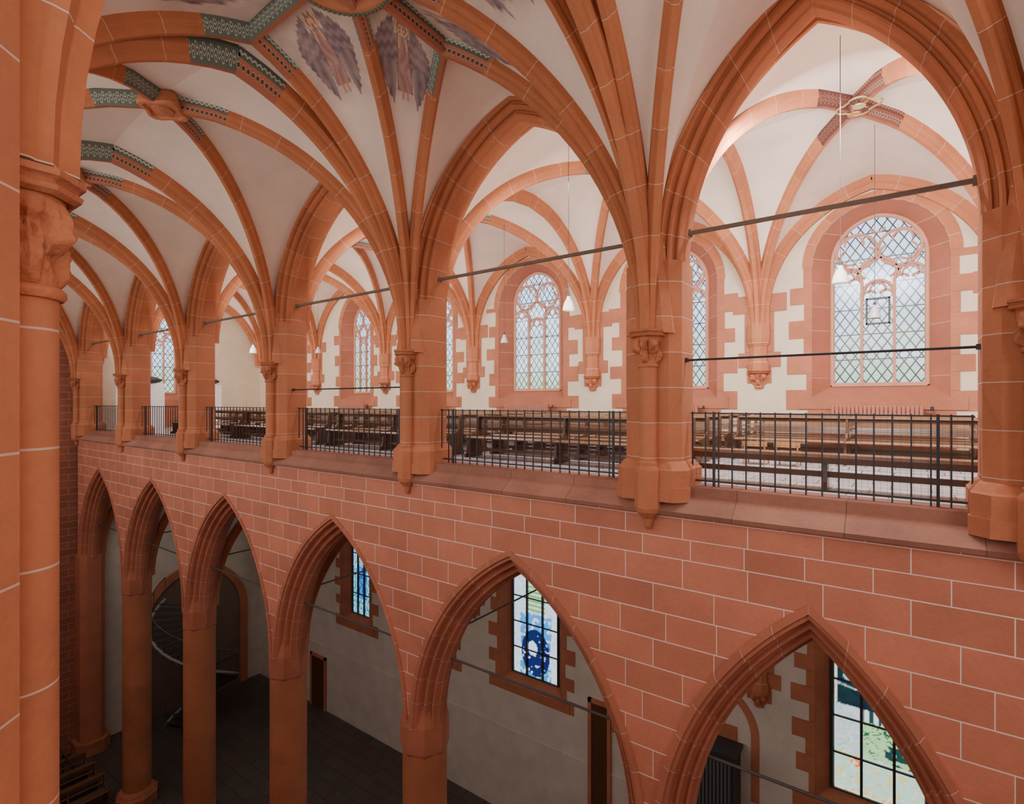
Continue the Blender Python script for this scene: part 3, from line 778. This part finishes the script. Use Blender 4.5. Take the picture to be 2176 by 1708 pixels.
def build_chair():
    e=empty('wooden_chair',(0,0,0),label='low honey coloured wooden chair with curved back',category='chair',group='wooden chairs')
    mb=MB(); mb.rings([[(x*.21,y*.2,z) for x,y in ((-1,-.9),(-.9,-1),(.9,-1),(1,-.9),(.9,1),(-.9,1))] for z in (.25,.275)]); mb.obj('seat',m_wood2,parent=e)
    mb=MB(); mb.rings([[(x,-.2+.05*(x/.22)**2-t,z) for t,z in ((0,.36),(.018,.36),(.018,.46-.3*x*x),(0,.46-.3*x*x))] for x in [-.22+.44*i/8 for i in range(9)]]); mb.obj('backrest',m_wood2,parent=e)
    for x in (-.18,.18):
        mb=MB(); mb.tube([(x,-.2,0),(x,-.17,.25),(x,-.2,.43)],.014); mb.obj('leg',m_wood2,parent=e)
        mb=MB(); mb.tube([(x,.17,0),(x,.15,.26)],.014); mb.obj('leg',m_wood2,parent=e)
    return e
ch=build_chair(); ch.location=(-2.4,11.2,ZC-1.2); copy_thing(ch,(-1.85,11.25,ZC-1.2))
# ------------------------------------------------------------------ radiators
def build_rad():
    e=empty('radiator',(0,0,0),label='reddish ribbed cast iron radiator under a window',category='radiator',group='gallery radiators')
    mb=MB()
    for k in range(22):
        x=-.86+k*.082
        mb.rings([[(x-.036+i_,-.2+j_,z),(x-.018,-.215+j_,z),(x+.018,-.215+j_,z),(x+.036-i_,-.2+j_,z),(x+.036-i_,-.05-j_,z),(x-.036+i_,-.05-j_,z)] for z,i_,j_ in ((.42,0,0),(1.09,0,0),(1.11,.004,.01))])
    mb.box(-.88,.88,-.17,-.09,1.03,1.10)
    mb.obj('fins',m_rad,parent=e)
    mb=MB(); mb.tube([(-.88,-.12,.5),(1.0,-.12,.5),(1.0,-.12,0)],.02); mb.tube([(-.88,-.12,1.05),(1.1,-.12,1.05)],.02)
    for x in (-.8,.8): mb.box(x-.03,x+.03,-.16,-.08,0,.45)
    mb.obj('pipe',m_rad,parent=e)
    mb=MB(); mb.lathe([(.03,1.0),(.035,1.02),(.035,1.08),(.02,1.1)],1.05,-.12,10); mb.obj('valve',m_iron,parent=e)
    return e
rd=build_rad(); rd.location=(WX[1]-.02,15.42,ZC-1.2)
for x in WX[2:6]: copy_thing(rd,(x,15.42,ZC-1.2))
# ------------------------------------------------------------------ lamps
def build_lamp(hz,top):
    e=empty('pendant_lamp',(0,0,0),label='white bell shaped pendant lamp on a long thin cord',category='lamp',group='gallery pendant lamps')
    mb=MB(); mb.tube([(0,0,.2),(0,0,top-hz)],.005,5); mb.obj('cord',m_dark,parent=e)
    mb=MB(); mb.lathe([(.03,.17),(.035,.155),(.042,.12),(.075,.07),(.098,0),(.108,-.06),(.112,-.09),(.104,-.09),(.093,0),(.065,.055),(.03,.11)],n=20); mb.obj('lamp_shade',m_shade,parent=e,smooth=True)
    mb=MB(); mb.lathe([(.018,.23),(.026,.21),(.026,.16),(.018,.15)],n=10); mb.obj('socket_cap',m_iron,parent=e)
    return e
for (x,y,h,top) in ((-.83,9.2,1.82,5.35),(-.58,12.9,1.75,5.5),(-5.2,8.85,1.82,5.25),(-9.8,12.9,1.85,5.45),(-19.2,12.9,2.05,5.4),(-16.9,9.0,1.65,5.2)):
    l=build_lamp(h,top); l.location=(x,y,ZC+h)
e=empty('quatrefoil_ornament',(-.75,11.5,ZC+5.30),label='gilded open quatrefoil ring hanging under the vault crown',category='ornament')
mb=MB(); pts=[]
for k in range(4):
    for i in range(13):
        a=math.radians(k*90-80+160*i/12); pts.append((.20*math.cos(math.radians(k*90))+.15*math.cos(a),.20*math.sin(math.radians(k*90))+.15*math.sin(a),0))
mb.tube(pts,.018,6,closed=True); mb.obj('outer_ring',m_gold,parent=e,smooth=True)
mb=MB()
mb.lathe([(.10,.015),(.11,0),(.10,-.012),(.001,-.015)],n=20)
for k in range(4): a=math.radians(45+k*90); mb.tube([(0,0,0),(.17*math.cos(a),.17*math.sin(a),0)],.009)
mb.obj('inner_tracery',m_gold,parent=e)
mb=MB(); mb.tube([(0,0,0),(0,0,.12)],.01); mb.obj('hanger',m_iron,parent=e)
# ------------------------------------------------------------------ lower aisle furnishings
e=empty('cabinet',(-4.15,14.95,0),label='tall dark louvred cabinet against the aisle wall',category='cabinet')
mb=MB(); mb.box(-.48,.48,-.35,.35,0,5.45); mb.box(-.54,.54,-.4,.38,5.45,5.55); mb.obj('body',m_dark,parent=e)
mb=MB()
for k in range(9): mb.box(-.42+.095*k,-.36+.095*k,-.38,-.35,.3,5.3)
mb.obj('louvres',simple('grey_slats',(.10,.10,.11),.4),parent=e)
for i,(x,w,hh) in enumerate(((-23.0,.5,2.4),(-7.95,.28,5.1))):
    e=empty('door_%d'%(i+1),(x,15.5,0),kind='structure')
    mb=MB(); mb.box(-w,w,-.06,.0,0,hh); mb.obj('door_leaf',m_wood,parent=e)
    mb=MB(); mb.box(-w-.12,-w,-.09,0,0,hh+.12); mb.box(w,w+.12,-.09,0,0,hh+.12); mb.box(-w-.12,w+.12,-.09,0,hh,hh+.12); mb.obj('door_frame',m_impost,parent=e)
mb=MB(); A1=outline(1.05,4.0,5.7,1.1); A2=outline(1.25,4.0,5.7,1.3); n=len(A1)
V=[(-4.5+x,15.47,z) for x,z in A1]+[(-4.5+x,15.47,z) for x,z in A2]+[(-4.5+x,15.5,z) for x,z in A2]
mb.add(V,[(j,j+1,n+j+1,n+j) for j in range(n-1)]+[(n+j,n+j+1,2*n+j+1,2*n+j) for j in range(n-1)]); mb.obj('trim_21',m_impost,kind='structure')
mb=MB(); mb.box(-28.4,6.3,15.47,15.5,3.0,3.06); mb.obj('trim_20',m_lowplaster,kind='structure')
A1=outline(2.2,0,4.0,2.5); A2=outline(2.55,0,4.0,2.85); n=len(A1)
mb=MB(); mb.add([(-28.36,12.2+y,z) for y,z in A1],[tuple(range(n))]); mb.obj('door_3',stone('shadowed_stone',(.17,.11,.088)),kind='structure')  # flat sheet, darkness of the open archway painted into its colour
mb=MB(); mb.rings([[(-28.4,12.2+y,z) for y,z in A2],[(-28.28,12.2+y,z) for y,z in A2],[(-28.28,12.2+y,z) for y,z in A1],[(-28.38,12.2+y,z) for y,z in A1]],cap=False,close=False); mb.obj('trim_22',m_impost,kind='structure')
m_steel=simple('grey_steel',(.07,.072,.078),.4,.3)
e=empty('spiral_stair',(-25.6,11.0,0),label='grey curved metal stair rising in the aisle',category='stair')
mb=MB()
NS=30
for k in range(NS):
    a=math.radians(200-12*k); c,s_=math.cos(a),math.sin(a); z=.17+.19*k
    P=[(.5*c,.5*s_),(1.7*c,1.7*s_),(1.7*math.cos(a-.24),1.7*math.sin(a-.24)),(.5*math.cos(a-.24),.5*math.sin(a-.24))]
    mb.rings([[(x,y,z-.04) for x,y in P],[(x,y,z) for x,y in P]])
mb.obj('tread',m_steel,parent=e)
for rr in (.5,1.7):
    mb=MB(); mb.tube([(rr*math.cos(math.radians(200-12*k)),rr*math.sin(math.radians(200-12*k)),1.05+.19*k) for k in range(NS+1)],.025)
    for k in range(0,NS+1,2):
        a=math.radians(200-12*k); mb.tube([(rr*math.cos(a),rr*math.sin(a),0 if rr<1 else .19*k),(rr*math.cos(a),rr*math.sin(a),1.05+.19*k)],.014)
    mb.obj('handrail',m_steel,parent=e)
mb=MB(); mb.tube([(1.7*math.cos(math.radians(200-12*k)),1.7*math.sin(math.radians(200-12*k)),.08+.19*k) for k in range(NS+1)],.06); mb.obj('stringer',simple('stair_edge',(.30,.28,.27),.6),parent=e)
for (x,y) in ((-26.5,9.2),(-26.0,11.4)):
    e=empty('white_screen',(x,y,ZC-1.2),label='white partition panel topped by a dark carved figure',category='screen',group='gallery end screens')
    mb=MB(); mb.box(-.06,.06,-.9,.9,0,2.0); mb.obj('panel',m_white,parent=e)
    mb=MB()
    R=[]
    for i in range(9):
        t=i/8; r=.05+.2*math.sin(t*math.pi)**.6
        R.append([(r*math.cos(q)+.05*math.sin(t*7),-.8+1.6*t,2.15+r*.8*math.sin(q)) for q in [2*math.pi*j/10 for j in range(10)]])
    mb.rings(R); mb.obj('carved_figure',m_dark,parent=e,smooth=True)
pb=build_pew(2.2); pb.location=(-23.9,6.1,0); pb.rotation_euler=(0,0,math.radians(90)); pb['group']='ground floor pews'; pb['label']='brown wooden pew on the dark church floor'
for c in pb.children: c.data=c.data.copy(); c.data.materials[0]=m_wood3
for k in range(1,3): copy_thing(pb,(-23.9-1.05*k,6.1,0),math.radians(90))
e=empty('stair_handrail',(-26.6,6.6,0),label='low grey metal handrail on the church floor',category='handrail')
mb=MB(); mb.tube([(-1.2,0,1.0),(1.2,0,1.0)],.03); mb.obj('rail',m_steel,parent=e)
for x in (-1.1,0,1.1):
    mb=MB(); mb.tube([(x,0,0),(x,0,1.0)],.025); mb.obj('post',m_steel,parent=e)
# ------------------------------------------------------------------ light
w=bpy.data.worlds.new('World'); bpy.context.scene.world=w; w.use_nodes=True
bg=w.node_tree.nodes['Background']; bg.inputs[0].default_value=(1.0,.95,.89,1); bg.inputs[1].default_value=1.9
def area(name,loc,d,sx,sy,p,col):
    l=bpy.data.lights.new(name,'AREA'); l.shape='RECTANGLE'; l.size=sx; l.size_y=sy; l.energy=p; l.color=col
    o=bpy.data.objects.new(name,l); o.location=loc; o.rotation_euler=Vector(d).to_track_quat('-Z','Y').to_euler(); COL.objects.link(o); return o
for b in range(0,7):
    xm=(PX[b]+PX[b+1])/2
    area('gallery_fill',(xm,8.5,ZC+2.2),(0,1,.45),3.0,1.6,115 if b!=1 else 140,(1,.91,.81))  # added fill behind the arcade, brightens gallery vault and outer wall
    area('gallery_floor_fill',(xm,8.9,ZC+4.2),(0,.75,-.66),2.4,.5,520 if b==1 else 150,(.94,.96,1))  # added fill aimed down to brighten the gallery tiles
    area('aisle_fill',(xm,8.7,ZC-5.2),(0,.85,-.5),2.6,1.2,42 if b<4 else 20,(1,.93,.85))  # added fill for the dim lower aisle, no fitting there
area('nave_fill',(6.0,4.6,ZC+2.0),(-1,.32,-.10),4.5,5.5,480,(1,.93,.85))  # added fill from the east end, out of view, models the piers
cam=bpy.data.cameras.new('Camera'); co=bpy.data.objects.new('Camera',cam); COL.objects.link(co)
co.location=(0,0,ZC); co.rotation_euler=(math.radians(90),0,math.asin(1150/1938)) 
cam.sensor_width=36; cam.lens=36*1150/2176; cam.clip_start=.05; cam.clip_end=200
bpy.context.scene.camera=co
